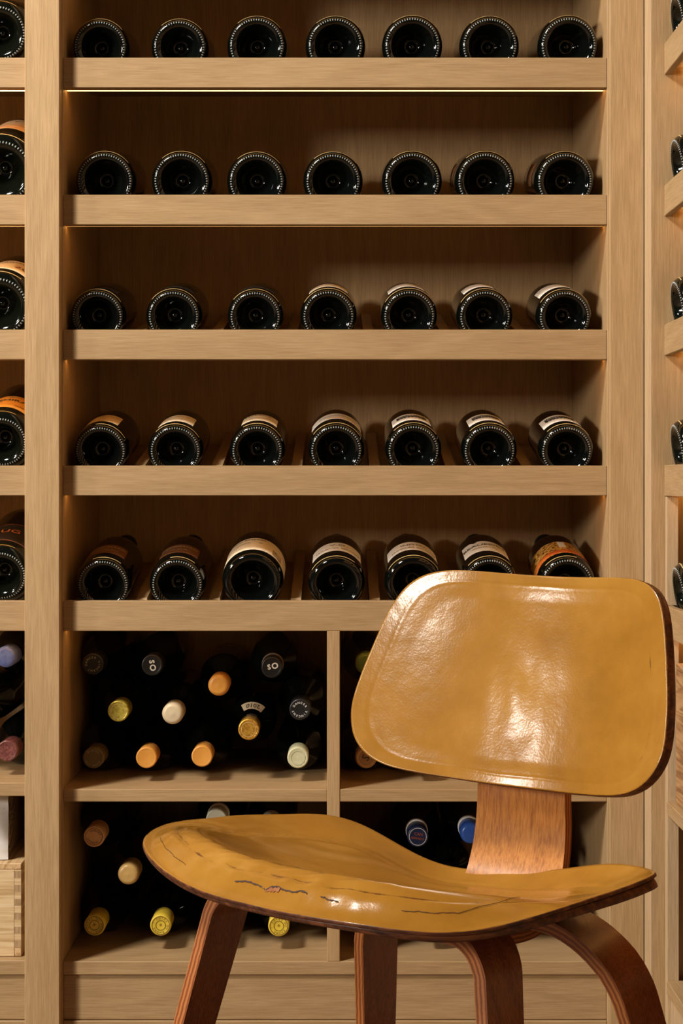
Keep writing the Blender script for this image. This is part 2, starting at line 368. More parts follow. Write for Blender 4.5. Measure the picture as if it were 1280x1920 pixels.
def mesh_cache(key, make, mat):
    if key not in _mesh:
        bm = make(); me = bpy.data.meshes.new(key if isinstance(key, str) else str(key[0]))
        bm.normal_update(); bm.to_mesh(me); bm.free(); me.shade_smooth(); me.materials.append(mat); _mesh[key] = me
        if isinstance(key, tuple) and key[0] == 'glass_body': me.materials.append(bead_glint)
    return _mesh[key]
def shelf_bottle_bm(kind, R, knurl=True):
    """base at origin, neck towards +z.  A burgundy, B champagne, C wide champagne, M magnum"""
    n = {'A': 60, 'B': 64, 'C': 0, 'M': 56}[kind]
    if not knurl: n = 0
    seg = max(n, 48) * 4 if n else 96
    s = R / 0.042
    H = {'A': .297, 'B': .300, 'C': .305, 'M': .355}[kind]
    heel = R - (0.0165 if kind == 'M' else 0.0085)
    pd = 0.030 * (1.1 if kind in 'BCM' else 1)
    prof = [(0, pd - .0058), (.0025, pd - .0055), (.0050, pd - .0040), (.0068, pd - .0008), (.0082, pd + .0008), (.0105, pd),
            (.0150, pd - .0035), (heel * .62, pd * .52), (heel * .76, pd * .26), (heel * .87, pd * .075), (heel * .94, .0012), (heel, .0)]
    k0 = len(prof) - 1
    t = (R - heel)
    prof += [(heel + t * .18, .0004), (heel + t * .36, .0013), (heel + t * .55, .0028), (heel + t * .74, .0055), (heel + t * .9, .0095), (R - .0002, .0145), (R, .020)]
    sh = {'A': (.150, .205, .250), 'B': (.155, .215, .255), 'C': (.150, .21, .258), 'M': (.175, .245, .300)}[kind]
    prof += [(R, .06), (R, .11), (R, sh[0])]
    nr = .0148 if kind != 'M' else .0175
    for q in (.15, .3, .45, .6, .75, .88, 1.0):
        c = (1 - q) ** 1.0
        r = nr + (R - nr) * (0.5 + 0.5 * math.cos(math.pi * q ** 1.12))
        prof.append((r, sh[0] + (sh[2] - sh[0]) * q))
    prof += [(nr, H - .016), (nr + .0018, H - .0145), (nr + .0018, H - .006), (nr + .0006, H - .0045), (nr + .0004, H - .001), (nr - .001, H), (0, H)]
    bm = lathe(prof, 96)
    for q in range(n):
        a = 2 * math.pi * q / n; rr = heel + t * .22; zz = .0004
        ca, sa = math.cos(a), math.sin(a); m = len(bm.verts)
        rings = []
        er, et, ez = .0015 * s, .00095 * s, .0008          # a short raised bead
        for w in range(4):
            f = w / 3 * math.pi / 2
            if w == 3: rings.append([bm.verts.new((rr * ca, rr * sa, zz - ez))]); continue
            rr2 = math.cos(f); rings.append([])
            for h in range(8):
                b_ = 2 * math.pi * h / 8; dr, dt = er * rr2 * math.cos(b_), et * rr2 * math.sin(b_)
                rings[-1].append(bm.verts.new(((rr + dr) * ca - dt * sa, (rr + dr) * sa + dt * ca, zz - ez * math.sin(f) + dr * .45 + .0003)))
        for A, B in zip(rings[:-1], rings[1:]):
            for h in range(8):
                g2 = (h + 1) % 8
                bm.faces.new((A[h], A[g2], B[0]) if len(B) == 1 else (A[h], A[g2], B[g2], B[h])).material_index = 1
    return bm
def foil_bm(R, H, nr, L=0.075):
    # foil sleeve around the far neck
    z0 = H - L
    return lathe([(nr + .0004, z0), (nr + .0010, z0 + .0004), (nr + .0010, H - .0165), (nr + .0028, H - .0148), (nr + .0028, H - .003), (nr + .0012, H + .0008), (0, H + .0009)], 40)
def orient(axis, roll_up=Vector((0, 0, 1))):
    """rotation whose local +z is the axis and local +x is as near 'up' as it can be"""
    z = Vector(axis).normalized(); x = (roll_up - z * roll_up.dot(z)).normalized(); y = z.cross(x)
    return Matrix((x, y, z)).transposed()
def curved_patch(R, a0, a1, s0, s1, skew=0.0, na=28, ns=3, notch=None, jag=0.0):
    """patch on the bottle wall; angle 0 is the top (+x), positive towards the viewer's right"""
    bm = bmesh.new(); g = []
    for j in range(ns + 1):
        row = []
        for i in range(na + 1):
            f = i / na; a = R_(a0 + (a1 - a0) * f)
            e0 = s0 + skew * (f - .5); e1 = s1 + skew * (f - .5)
            if notch: e1 -= notch(f)
            if jag: e1 += jag * math.sin(i * 2.7) * .6; e0 += jag * math.cos(i * 1.9) * .6
            s = e0 + (e1 - e0) * j / ns
            row.append(bm.verts.new((R * math.cos(a), R * math.sin(a), s)))
        g.append(row)
    for j in range(ns):
        for i in range(na):
            bm.faces.new((g[j][i], g[j][i + 1], g[j + 1][i + 1], g[j + 1][i]))
    bmesh.ops.recalc_face_normals(bm, faces=bm.faces)
    return bm
DEPS = None
def text_mesh(s, size, bold=0.0, align='CENTER', space=1.0):
    cu = bpy.data.curves.new('t', 'FONT'); cu.body = s; cu.size = size; cu.align_x = align; cu.align_y = 'CENTER'
    cu.resolution_u = 2; cu.offset = bold; cu.space_character = space
    o = bpy.data.objects.new('t', cu); COL.objects.link(o)
    bpy.context.view_layer.update()
    me = bpy.data.meshes.new_from_object(o.evaluated_get(bpy.context.evaluated_depsgraph_get()))
    bpy.data.objects.remove(o); bpy.data.curves.remove(cu)
    return me
def add_text(bm, s, size, fn, bold=0.0, rot=0.0, off=(0, 0), space=1.0):
    me = text_mesh(s, size, bold, space=space)
    c, sn = math.cos(rot), math.sin(rot)
    base = len(bm.verts)
    vs = [bm.verts.new(fn(off[0] + v.co.x * c - v.co.y * sn, off[1] + v.co.x * sn + v.co.y * c)) for v in me.vertices]
    for p in me.polygons:
        try: bm.faces.new([vs[i] for i in p.vertices])
        except ValueError: pass
    bpy.data.meshes.remove(me)
def wrap(R, acen=0.0):
    """text x runs round the bottle, text y runs up the bottle towards the neck"""
    return lambda x, y: (R * math.cos(R_(acen) + x / R), R * math.sin(R_(acen) + x / R), y)
def ring_text(bm, s, rad, size, z, start=90, step=None, bold=0.0, cw=True, flip=False):
    n = len(s); step = step or 360 / n
    for i, ch in enumerate(s):
        if ch == ' ': continue
        a = R_(start - step * i) if cw else R_(start + step * i)
        rot = a - math.pi / 2 if not flip else a + math.pi / 2
        add_text(bm, ch, size, lambda x, y: (x, y, z), bold, rot, (rad * math.cos(a), rad * math.sin(a)))

def bottle_root(label, group, loc, axis, R, H, kind, gm=glass, name='wine_bottle', foil='black', knurl=True):
    b = empty(name, loc); b.rotation_euler = orient(axis).to_euler()
    tag(b, label, 'bottle', group)
    me = mesh_cache(('glass_body', kind, round(R, 4), knurl, gm.name), lambda: shelf_bottle_bm(kind, R, knurl), gm)
    link(bpy.data.objects.new('glass_body', me), b)
    nr = .0148 if kind != 'M' else .0175
    fm = mesh_cache(('foil_neck', kind, foil), lambda: foil_bm(R, H, nr), CAPS[foil])
    link(bpy.data.objects.new('foil_neck', fm), b)
    return b
def put_label(b, R, a0, a1, s0, s1, mat, texts=(), extra=(), name='label', lift=.0004, **kw):
    """texts: (string, size, angle, s, material); extra: (a0,a1,s0,s1,mat) colour bands printed on it"""
    l = mesh_obj(name, curved_patch(R + lift, a0, a1, s0, s1, **kw), mat, b, smooth=True)
    for e in extra:
        mesh_obj('printed_band', curved_patch(R + lift + .0002, *e[:4], jag=(e[5] if len(e) > 5 else 0)), e[4], l, smooth=True)
    for (s, size, ang, sc_, m) in texts:
        bm = bmesh.new(); add_text(bm, s, size * 1.18, wrap(R + lift + .0005, ang), size * .012, 0.0, (0, sc_))
        mesh_obj('lettering', bm, m, l)
    return l
def led_glint(b, R, a0, a1, s=0, w=.0010):
    """thin gold strip painted on the bottle heel in place of the LED reflection"""
    heel = R - (.0165 if b.name.startswith('magnum') else .0085); r = heel + (R - heel) * .86 + .0004
    bm = bmesh.new(); prev = None
    for i in range(25):
        a = R_(a0 + (a1 - a0) * i / 24)
        cur = [bm.verts.new(((r - .0003) * math.cos(a), (r - .0003) * math.sin(a), .0076)), bm.verts.new(((r + .0002) * math.cos(a), (r + .0002) * math.sin(a), .0088))]
        if prev: bm.faces.new((prev[0], cur[0], cur[1], prev[1]))
        prev = cur
    mesh_obj('led_glint', bm, gold, b, smooth=True)


AXIS = Vector((0, math.cos(TILT), math.sin(TILT)))
HGT = {'A': .297, 'B': .300, 'C': .305, 'M': .355}
ordn = ['far left', 'second from left', 'third from left', 'middle', 'third from right', 'second from right', 'far right']
rown = ['top', 'second', 'third', 'fourth', 'fifth']
look = {0: 'black wine bottle lying base-out', 1: 'wide black wine bottle lying base-out'}
bottles = {}
for i, lip in enumerate(LIPS):
    for k, (px, R, kind) in enumerate(ROW_PX[i]):
        y = AX_Y
        z = floor_z(lip, y) + (R + .0003) / math.cos(TILT)
        x = x_at(px)
        x = max(XL + R + .0012, min(XR - R - .0012, x))
        desc = {
         (2, 3): 'with the edge of a cream label on top', (2, 4): 'with a strip of white label on top', (2, 5): 'with a short white label on its upper left', (2, 6): 'with white label turned left',
         (3, 0): 'with straw-coloured label', (3, 1): 'with cream label fading to straw', (3, 2): 'with small square-cut cream label', (3, 3): 'with blue and orange printed label',
         (3, 4): 'with white label and black blot', (3, 5): 'with white label and black blot', (3, 6): 'with white label and black blot, neck showing',
         (4, 0): 'with brown label', (4, 1): 'with brown label', (4, 2): 'with broad cream wrap label', (4, 3): 'with white label lettered JACQUES',
         (4, 4): 'with white label lettered INITIAL', (4, 5): 'with torn white label lettered BEAUFORT', (4, 6): 'with gold mosaic label'}.get((i, k), 'showing only its dark base')
        lab = 'dark bottle %s, %s on %s shelf' % (desc, ordn[k], rown[i])
        if (i, k) == (2, 5): lab = 'dark bottle with a short white label, second from right on third shelf'
        b = bottle_root(lab, 'bottles lying base-out on the central shelves', (x, y, z), AXIS, R, HGT[kind], kind, knurl=(kind != 'C' and not (i == 4 and k in (3, 4))))
        b.rotation_euler.rotate_axis('Z', R_(0))
        bottles[(i, k)] = (b, R)
P = PAPER
for k in range(3):
    b, R = bottles[(2, k)]; led_glint(b, R, -52, 58)
    put_label(b, R, -44, 40, .026, .095, P['black'], extra=[(-40, 36, .088, .090, gold)])
for (ik, a0, a1, m) in [((2, 3), -44, 42, 'cream'), ((2, 4), -45, 34, 'white'), ((2, 5), -44, 22, 'white'), ((2, 6), -54, 24, 'white')]:
    b, R = bottles[ik]; led_glint(b, R, -60, 60)
    put_label(b, R, a0, a1, .035, .105, P[m], texts=[('MONTRACHET', .006, (a0 + a1) / 2, .088, ink_grey)])
b, R = bottles[(3, 0)]; led_glint(b, R, -10, 62); put_label(b, R, -52, 33, .028, .098, P['straw'], texts=[('GRAND CRU CLASSE', .0065, -9, .080, ink_grey), ('*', .008, 0, .05, ink_grey)])
b, R = bottles[(3, 1)]; led_glint(b, R, -45, 60); put_label(b, R, -42, 36, .028, .098, P['cream'], texts=[('GRAND CRU CLASSE', .0065, -3, .080, ink_grey), ('*', .008, 8, .05, ink_grey)])
b, R = bottles[(3, 2)]; led_glint(b, R, -30, 60); put_label(b, R, -36, 42, .032, .100, P['cream'], texts=[('LEFLAIVE', .009, -2, .086, ink_grey), ('BIENVENUES', .005, 2, .060, ink_grey)])
b, R = bottles[(3, 3)]; led_glint(b, R, -55, 60); put_label(b, R, -60, 60, .045, .105, P['white'], extra=[(-38, 44, .072, .090, blue_print, .003), (-20, 50, .056, .064, peach, .002)])
for k, (a0, a1) in {4: (-45, 40), 5: (-42, 36), 6: (-48, 38)}.items():
    b, R = bottles[(3, k)]; led_glint(b, R, -45, 55)
    put_label(b, R, a0, a1, .030, .100, P['white'], extra=[(a0 + 12, a1 - 10, .062, .086, ink, .006)], texts=[('DOMAINE', .007, (a0 + a1) / 2, .074, ink_white)])
for k in (0, 1):
    b, R = bottles[(4, k)]; led_glint(b, R, -22 + 8 * k, 40)
    put_label(b, R, -50 + 6 * k, 41, .034, .094, P['brown'], texts=[('BOUCHARD', .009, -3, .076, ink_pale), ('PERE ET FILS', .006, -3, .056, ink_pale)])
b, R = bottles[(4, 2)]
splash = noisy('floral_splash', [(0.45, (0.66, 0.52, 0.34)), (0.52, (0.28, 0.20, 0.10))], 200, 0.6)
put_label(b, R, -88, 92, .020, .105, P['cream'], texts=[('GRANDE RESERVE', .0080, -24, .092, ink), ('*', .012, 12, .066, ink), ('CHAMPAGNE', .005, -30, .070, ink_grey)], extra=[(38, 62, .028, .060, splash, .004)])
b, R = bottles[(4, 3)]; led_glint(b, R, -60, 40)
put_label(b, R, -57, 58, .040, .100, P['white'], texts=[('V.O.', .013, 4, .080, ink_grey), ('JACQUES SELOSSE', .0078, 4, .058, ink_grey)])
b, R = bottles[(4, 4)]; led_glint(b, R, -60, 60)
put_label(b, R, -58, 60, .042, .100, P['white'], texts=[('INITIAL', .011, 4, .078, ink_grey), ('JACQUES SELOSSE', .0078, 4, .058, ink_grey)])
b, R = bottles[(4, 5)]; led_glint(b, R, -50, 50)
put_label(b, R, -52, 48, .040, .112, P['white'], skew=-.012, notch=lambda f: .010 * max(0, 1 - abs(f - .30) / .07), texts=[('BEAUFORT', .0125, -4, .086, ink), ('GRAND CRU', .006, -4, .066, ink_grey)])
b, R = bottles[(4, 6)]; led_glint(b, R, -50, 20, s=.012)
put_label(b, R, -92, 88, .026, .108, mosaic, extra=[(-92, 84, .027, .050, red_orange, .003), (-6, 8, .066, .104, P['white'], .004)])
for i in (0, 1):
    for k in range(7):
        b, R = bottles[(i, k)]; led_glint(b, R, -40, 52, s=.016)
# faint label strip seen on the flank of the second-shelf right bottles
for k in (5, 6):
    b, R = bottles[(1, k)]; put_label(b, R, -100, -55, .05, .12, P['brown'])

# --- left bay magnums
TM = R_(13); AXM = Vector((0, math.cos(TM), math.sin(TM)))
def magnum(lip, px, cy, R, label, tilt=TM):
    d = 2.6 + AX_Y; ax = Vector((0, math.cos(tilt), math.sin(tilt)))
    x = (px - 640) / FPX * d; x = min(x, LX1 - R - .001)
    z = EYE.z - (cy - 900) / FPX * d
    z = max(z, floor_z(lip, AX_Y) + (R + .0004) / math.cos(TILT) + (.003))
    return bottle_root(label, 'magnums in the left bay', (x, AX_Y, z), ax, R, HGT['M'], 'M', glass_olive, name='magnum_bottle'), R
g, R = magnum(LIPS[0], -2, 62, .050, 'big dark magnum base at the top left corner of the photo')
g, R = magnum(LIPS[1], 3, 321, .0555, 'dark magnum with pale label and orange wave, second shelf of left bay', R_(18))
put_label(g, R, -90, 85, .060, .165, P['cream'], extra=[(-88, 84, .064, .084, peach, .003), (-88, 84, .092, .104, peach, .002)], texts=[('F  F', .012, 10, .137, ink), ('CUVEE', .008, 4, .150, ink)])
led_glint(g, R, -60, 40)
g, R = magnum(LIPS[2], -2, 577, .0535, 'dark magnum with cream label and dark red numerals, third shelf of left bay', R_(14))
put_label(g, R, -90, 88, .024, .115, P['cream'], texts=[('BOURGOGNE', .011, 6, .095, ink_grey), ('2011', .020, 40, .060, ink_red)])
led_glint(g, R, -60, 40)
g, R = magnum(LIPS[3], 3, 829, .0475, 'dark magnum with bright orange label, fourth shelf of left bay', R_(15))
put_label(g, R, -50, 47, .026, .100, P['orange'], extra=[(-48, 45, .028, .0288, ink_brown), (-48, 45, .0965, .0975, ink_brown)], texts=[('SHIRAZ', .014, 14, .072, ink), ('VINTAGE', .006, 14, .089, ink_brown), ('RESERVE', .005, 30, .042, ink_brown)])
g, R = magnum(LIPS[4], 2, 1080, .0475, 'dark magnum with black label and copper lettering, fifth shelf of left bay', R_(15))
put_label(g, R, -60, 54, .024, .110, P['black'], extra=[(-58, 52, .026, .0272, ink_copper), (-58, 52, .1072, .1084, ink_copper), (50.6, 52, .026, .1084, ink_copper)], texts=[('KRUG', .0185, -12, .072, ink_copper)])

# --- right side cabinet bottles (base towards -x)
AXS = Vector((math.cos(TILT), 0, math.sin(TILT)))
for i, lip in enumerate(LIPS):
    R = .0425
    yc = SY - .0015 - R - (0 if i < 4 else .0125)
    b = bottle_root('black bottle base at the right edge, %s shelf of the side cabinet' % rown[i], 'bottles in the right side cabinet',
                    (SX + .0095, yc, floor_z(lip, .0095) + (R + .0004) / math.cos(TILT)), AXS, R, HGT['A'], 'A', glass_olive)
    led_glint(b, R, -20, 30)

# ------------------------------------------------------------------ cubby bottles, necks towards the viewer
def cub_bottle_bm(R, H):
    prof = [(0, .022), (.012, .020), (R * .55, .010), (R * .75, .0015), (R * .84, 0), (R * .94, .002), (R, .008), (R, .05), (R, H * .60)]
    nr = .0138
    for q in (.12, .25, .4, .55, .7, .85, 1.0):
        prof.append((nr + (R - nr) * (0.5 + 0.5 * math.cos(math.pi * q ** .95)), H * .60 + H * .18 * q))
    prof += [(nr, H - .03), (nr, H - .003), (nr - .002, H - .001), (0, H - .001)]
    return lathe(prof, 56)
def capsule_bm(H, L, wax=False, r=.0158):
    if wax:
        p = [(r - .0012, H - L), (r, H - L + .001), (r + .0002, H - .006), (r - .0006, H - .002), (r - .003, H + .0006), (r - .006, H + .0012), (.005, H + .0008), (.003, H + .0014), (0, H + .0014)]
    else:
        p = [(r - .0014, H - L), (r - .0002, H - L + .001), (r - .0002, H - .0175), (r, H - .0165), (r, H - .0018), (r - .0008, H - .0004), (r - .0022, H), (r - .0030, H - .0004), (r - .0036, H - .0005), (0, H - .0005)]
    return lathe(p, 48)
D_CAP = 2.672
def relax1(O, x0, x1, zf, zc, r):
    P_ = [p[:] for p in O]
    for it in range(900):
        for a in range(len(P_)):
            for c in range(a + 1, len(P_)):
                dx = P_[c][0] - P_[a][0]; dz = P_[c][1] - P_[a][1]; d = math.hypot(dx, dz); m = 2 * r + .0012
                if d < m:
                    f = (m - d) / d / 2
                    P_[a][0] -= dx * f; P_[a][1] -= dz * f; P_[c][0] += dx * f; P_[c][1] += dz * f
        for p in P_:
            p[0] = min(max(p[0], x0 + r + .0018), x1 - r - .0018); p[1] = min(max(p[1], zf + r + .0008), zc - r - .0012)
    return P_
def relax(caps, x0, x1, zf, zc, r):
    O = [[(px - 640) / FPX * D_CAP, EYE.z - (py - 900) / FPX * D_CAP] for px, py in caps]
    A = relax1(O, x0, x1, zf, zc, r)
    B = relax1([[a[0] + (a[0] - o[0]) * .5, a[1] + (a[1] - o[1]) * .5] for a, o in zip(A, O)], x0, x1, zf, zc, r)
    return O, list(zip(A, B))
def cub_bottle(name, label, group, cap, body, R, cm, L=.05, wax=False, deco=None, neck_label=None, capr=.0158, yc=None):
    H = .298
    ty = D_CAP - 2.6; p1, p2 = body
    near = Vector((p1[0], ty + .122, p1[1])); far = Vector((p2[0], ty + .290, p2[1]))
    ax = (near - far).normalized()
    base = far + ax * (far.y - (ty + H)) / ax.y
    b = empty(name, base); b.rotation_euler = orient(ax).to_euler(); tag(b, label, 'bottle', group)
    me = mesh_cache(('cub', round(R, 4)), lambda: cub_bottle_bm(R, H), glass)
    link(bpy.data.objects.new('glass_body', me), b)
    cmesh = mesh_cache(('capsule', cm, wax, round(L, 3), capr), lambda: capsule_bm(H, L, wax, capr), CAPS[cm])
    c = link(bpy.data.objects.new('capsule', cmesh), b)
    if deco: deco(c, H + .0002)
    if neck_label:
        pass
    return b
def deco_ring(s, mat, rad=.0105, size=.0048, start=90, step=None, extra=None, bold=0.0):
    # text is laid out in capsule-face coordinates: local +x is up on screen, local +y is to the left as seen from the front
    def f(c, z):
        bm = bmesh.new()
        n = len(s); st = step or 360 / n
        for i, ch in enumerate(s):
            if ch == ' ': continue
            a = R_(start - st * i)
            # screen coords (sx right, sy up) -> local
            cx_, cy_ = rad * math.cos(a), rad * math.sin(a); rot = a - math.pi / 2
            add_text(bm, ch, size, lambda x, y: (y, -x, z), bold, rot, (cx_, cy_))
        mesh_obj('cap_lettering', bm, mat, c)
        if extra: extra(c, z)
    return f
def deco_ringlines(radii, mat, w=.0005):
    def f(c, z):
        bm = bmesh.new()
        for r in radii:
            n = 40; A = []; B = []
            for i in range(n):
                a = 2 * math.pi * i / n
                A.append(bm.verts.new(((r - w) * math.cos(a), (r - w) * math.sin(a), z))); B.append(bm.verts.new(((r + w) * math.cos(a), (r + w) * math.sin(a), z)))
            for i in range(n):
                j = (i + 1) % n; bm.faces.new((A[i], B[i], B[j], A[j]))
        mesh_obj('cap_ring', bm, mat, c)
    return f
def deco_words(words, mat, bold=0.0):
    def f(c, z):
        bm = bmesh.new()
        for (s, size, rot, ox, oy) in words:
            add_text(bm, s, size, lambda x, y: (y, -x, z), bold, R_(rot), (ox, oy))
        mesh_obj('cap_lettering', bm, mat, c)
    return f
def both(*fs):
    def f(c, z):
        for g_ in fs: g_(c, z)
    return f
rhone = lambda st: both(deco_ring('COTES DU RHONE * ', ink_brown, .0104, .0040, st), deco_ringlines([.0132, .0072], ink_brown, .00035), deco_words([('*', .010, 0, 0, -.0012)], ink_brown))
so = lambda rot: deco_words([('S', .0105, rot, -.0040 * math.cos(R_(rot)), -.0040 * math.sin(R_(rot)) + .001), ('O', .0125, rot, .0050 * math.cos(R_(rot)), .0050 * math.sin(R_(rot)) + .001)], ink_white, .0004)
emb = lambda m: both(deco_ringlines([.0108], m, .0003))
zceil = LIPS[4] - LIP_H
A_ = [((171, 1243), 'black', 'black capsule ringed with gold lettering, upper left of the left upper cubby', dict(deco=deco_ring('VINCENT DANCER ', ink_pale, .0098, .0046, 20))),
      ((287, 1245), 'black', 'black capsule lettered SO sideways, beside the gold-ringed black one', dict(deco=so(-80))),
      ((411, 1283), 'orange', 'plain orange capsule, highest orange one in the left upper cubby', dict(wax=True)),
      ((509, 1248), 'black', 'black capsule lettered SO upside down near the cubby divider', dict(deco=so(12))),
      ((224, 1331), 'gold', 'bright embossed gold capsule in the left upper cubby', dict(deco=emb(gold))),
      ((325, 1336), 'cream', 'cream wax capsule with a tiny dark dot', dict(wax=True, deco=deco_words([('.', .012, 0, .0075, .0015)], ink))),
      ((467, 1365), 'deep_gold', 'deep gold embossed capsule with a pale year label on its shoulder', dict(deco=emb(gold))),
      ((563, 1336), 'black', 'black capsule ringed with white lettering, by the cubby divider', dict(deco=deco_ring('VINCENT DANCER ', ink_white, .0100, .0046, -20, 24))),
      ((172, 1419), 'olive', 'dull olive capsule at the bottom left of the left upper cubby', dict(deco=both(deco_ring('DIDIER', ink_pale, .0110, .0036, 130, 17), deco_ring('GRAND VIN', ink_pale, .0112, .0036, 330, 15)))),
      ((277, 1418), 'orange', 'orange capsule on the cubby floor, left one of the low orange pair', {}),
      ((380, 1415), 'orange', 'orange capsule on the cubby floor, right one of the low orange pair', {}),
      ((559, 1418), 'pale', 'pale green embossed capsule on the cubby floor by the divider', dict(deco=deco_ringlines([.0105], CAPS['pale'], .0005)))]
def stack(items, x0, x1, zf, zc, r, group, pre):
    O, Q = relax([it[0] for it in items], x0, x1, zf, zc, r)
    out = []
    for it, o, q in zip(items, O, Q):
        # bodies sit a touch inside of the neck line
        out.append(cub_bottle('wine_bottle', pre + it[2], group, o, q, r, it[1], **it[3]))
    return out
bs = stack(A_, XL, xd0, z_mid, zceil + .004, .0368, 'bottles in the left upper cubby', 'bottle with ')
# cone-shaped patch following the shoulder
def shoulder_label(b, R, H, a0, a1, q0, q1, mat, word=None):
    nr = .0138; bm = bmesh.new(); g = []
    for j in range(6):
        q = q0 + (q1 - q0) * j / 5; r = nr + (R - nr) * (0.5 + 0.5 * math.cos(math.pi * q ** .95)) + .0009; z = H * .60 + H * .18 * q
        g.append([bm.verts.new((r * math.cos(R_(a0 + (a1 - a0) * i / 16)), -r * math.sin(R_(a0 + (a1 - a0) * i / 16)), z)) for i in range(17)])
    for j in range(5):
        for i in range(16): bm.faces.new((g[j][i], g[j][i + 1], g[j + 1][i + 1], g[j + 1][i]))
    bmesh.ops.recalc_face_normals(bm, faces=bm.faces)
    l = mesh_obj('year_label', bm, mat, b, smooth=True)
    if word:
        qm = (q0 + q1) / 2
        def fn(x, y):
            q = qm + y / (H * .18); r = nr + (R - nr) * (0.5 + 0.5 * math.cos(math.pi * q ** .95)) + .0014
            a = R_((a0 + a1) / 2) - x / r
            return (r * math.cos(a), -r * math.sin(a), H * .60 + H * .18 * q)
        t = bmesh.new(); add_text(t, word, .011, fn); mesh_obj('lettering', t, ink, l)
shoulder_label(bs[6], .0368, .298, -35, 45, .40, .66, PAPER['cream'], '2010')

B_ = [((174, 1564), 'peach', 'peach capsule ringed with dark lettering, top left of the left lower cubby', dict(deco=both(deco_ring('AUBERT', ink_brown, .0092, .0044, 120, 20), deco_ring('AUBERT', ink_brown, .0092, .0044, 300, 20), deco_ringlines([.0126], ink_brown, .0003)))),
      ((243, 1636), 'ochre', 'plain ochre wax capsule left of the chair seat', dict(wax=True)),
      ((178, 1730), 'yellow', 'yellow ring-printed capsule at far left of the cubby floor', dict(deco=rhone(200))),
      ((303, 1730), 'yellow', 'yellow ring-printed capsule just left of the front chair leg', dict(deco=rhone(120))),
      ((523, 1732), 'yellow', 'yellow capsule half hidden under the chair seat', dict(deco=rhone(150))),
      ((407, 1530), 'off_white', 'green and white capsule peeping above the chair seat', dict(deco=None)),
      ((507, 1546), 'off_white', 'white capsule just peeping over the seat top', dict(deco=None)),
      ((412, 1731), 'olive', 'dark capsule hidden behind the front chair leg', {}),
      ((350, 1640), 'olive', 'dark capsule hidden behind the left of the seat', {}),
      ((462, 1640), 'olive', 'dark capsule hidden behind the seat', {})]
bs2 = stack(B_, XL, xd0, z_low, z_of(1503.5), .0375, 'bottles in the left lower cubby', 'bottle with ')
C_ = [((686, 1243), 'green', 'dark green capsule beside the backrest edge', dict(wax=True)),
      ((684, 1422), 'tan', 'tan capsule with a black curl, under the lower left of the backrest', dict(deco=both(deco_words([('S', .016, 60, 0, 0)], ink), deco_ringlines([.0125], CAPS['peach'], .0005)))),
      ((733, 1335), 'black', 'black capsule behind the backrest', {}),
      ((784, 1418), 'black', 'black capsule on the cubby floor behind the backrest', {})]
stack(C_, xd1, XR, z_mid, zceil + .004, .0375, 'bottles in the right upper cubby', 'bottle with ')
D_ = [((781, 1568), 'navy', 'navy capsule with pale collar and copper lettering, right lower cubby', dict(deco=both(deco_words([('CAN', .0060, -8, .001, .0035), ('SERRADO', .0046, -8, -.0005, -.0028)], ink_copper), deco_ringlines([.0128], ink_white, .0004)))),
      ((879, 1563), 'blue', 'bright blue capsule with white collar beside the chair spine', dict(wax=True)),
      ((1079, 1724), 'off_white', 'off-white capsule behind the back chair leg', dict(wax=False)),
      ((700, 1726), 'black', 'black capsule behind the middle of the seat', {}),
      ((808, 1728), 'black', 'black capsule behind the seat right of the middle leg', {}),
      ((912, 1728), 'black', 'black capsule behind the seat and front leg', {}),
      ((752, 1650), 'black', 'black capsule behind the dip of the seat', {}),
      ((842, 1640), 'black', 'black capsule low beside the chair spine', {})]
bs4 = stack(D_, xd1, XR, z_low, z_of(1503.5), .0375, 'bottles in the right lower cubby', 'bottle with ')
for bb in (bs4[0], bs4[1], bs[3], bs2[5]):
    mesh_obj('neck_collar', lathe([(.0145, .298 - .056), (.0166, .298 - .0555), (.0168, .298 - .040), (.0150, .298 - .0395)], 48), PAPER['white'] if bb is not bs[3] else ink_grey, bb, smooth=True)
# left bay necks
E_ = [((14, 1230), 'steel_blue', 'dusty blue capsule at the left photo edge', dict(wax=True)),
      ((17, 1406), 'wine_red', 'wine-red embossed capsule at the left photo edge', {}),
      ((-40, 1320), 'black', 'black capsule just outside the left photo edge', {})]
stack(E_, LX0, LX1, z_of(1468), zceil + .004, .0378, 'bottles in the left bay cubby', 'bottle with ')

# ------------------------------------------------------------------ boxes
pb = tag(empty('pine_box', (-0.575, 0.18, z_of(1801))), 'pale pine wine box with finger joints on the lowest left shelf', 'box')
def pbox(name, x0, x1, y0, y1, z0, z1, mat, parent=pb, bev=.0008):
    return box(name, x0, x1, y0, y1, z0, z1, mat, parent, bev)
hz = 0.1285; px1 = -0.4717 + 0.575; py0 = 0.020 - 0.18; 
fr = pbox('front_board', -.23, px1 - .0101, py0, py0 + .010, .0005, hz, pine)
pbox('side_board', px1 - .010, px1, py0 + .0003, .16, .0005, hz, pine_y)
pbox('side_board', -.24, -.2301, py0 + .0003, .16, .0005, hz, pine_y)
pbox('back_board', -.23, px1 - .0101, .15, .16, .0005, hz, pine)
pbox('lid', -.24, px1, py0, .16, hz + .0003, hz + .009, pine_y)
pbox('base_board', -.23, px1 - .0101, py0 + .0102, .149, .0005, .008, pine)
for q in range(6):
    z0 = .014 + q * .0205
    if z0 + .010 < hz: pbox('finger_joint', px1 - .0101, px1 - .0003, py0 - .0003, py0 + .0002, z0, z0 + .0098, pine_end, parent=fr, bev=0)
for q in range(6):
    z0 = .014 + q * .0205
    if z0 + .010 < hz: pbox('finger_tip', px1 - .0101, px1 - .0003, py0 - .0002, py0 + .0002, z0 + .0099, min(z0 + .0204, hz), pine, parent=fr, bev=0)
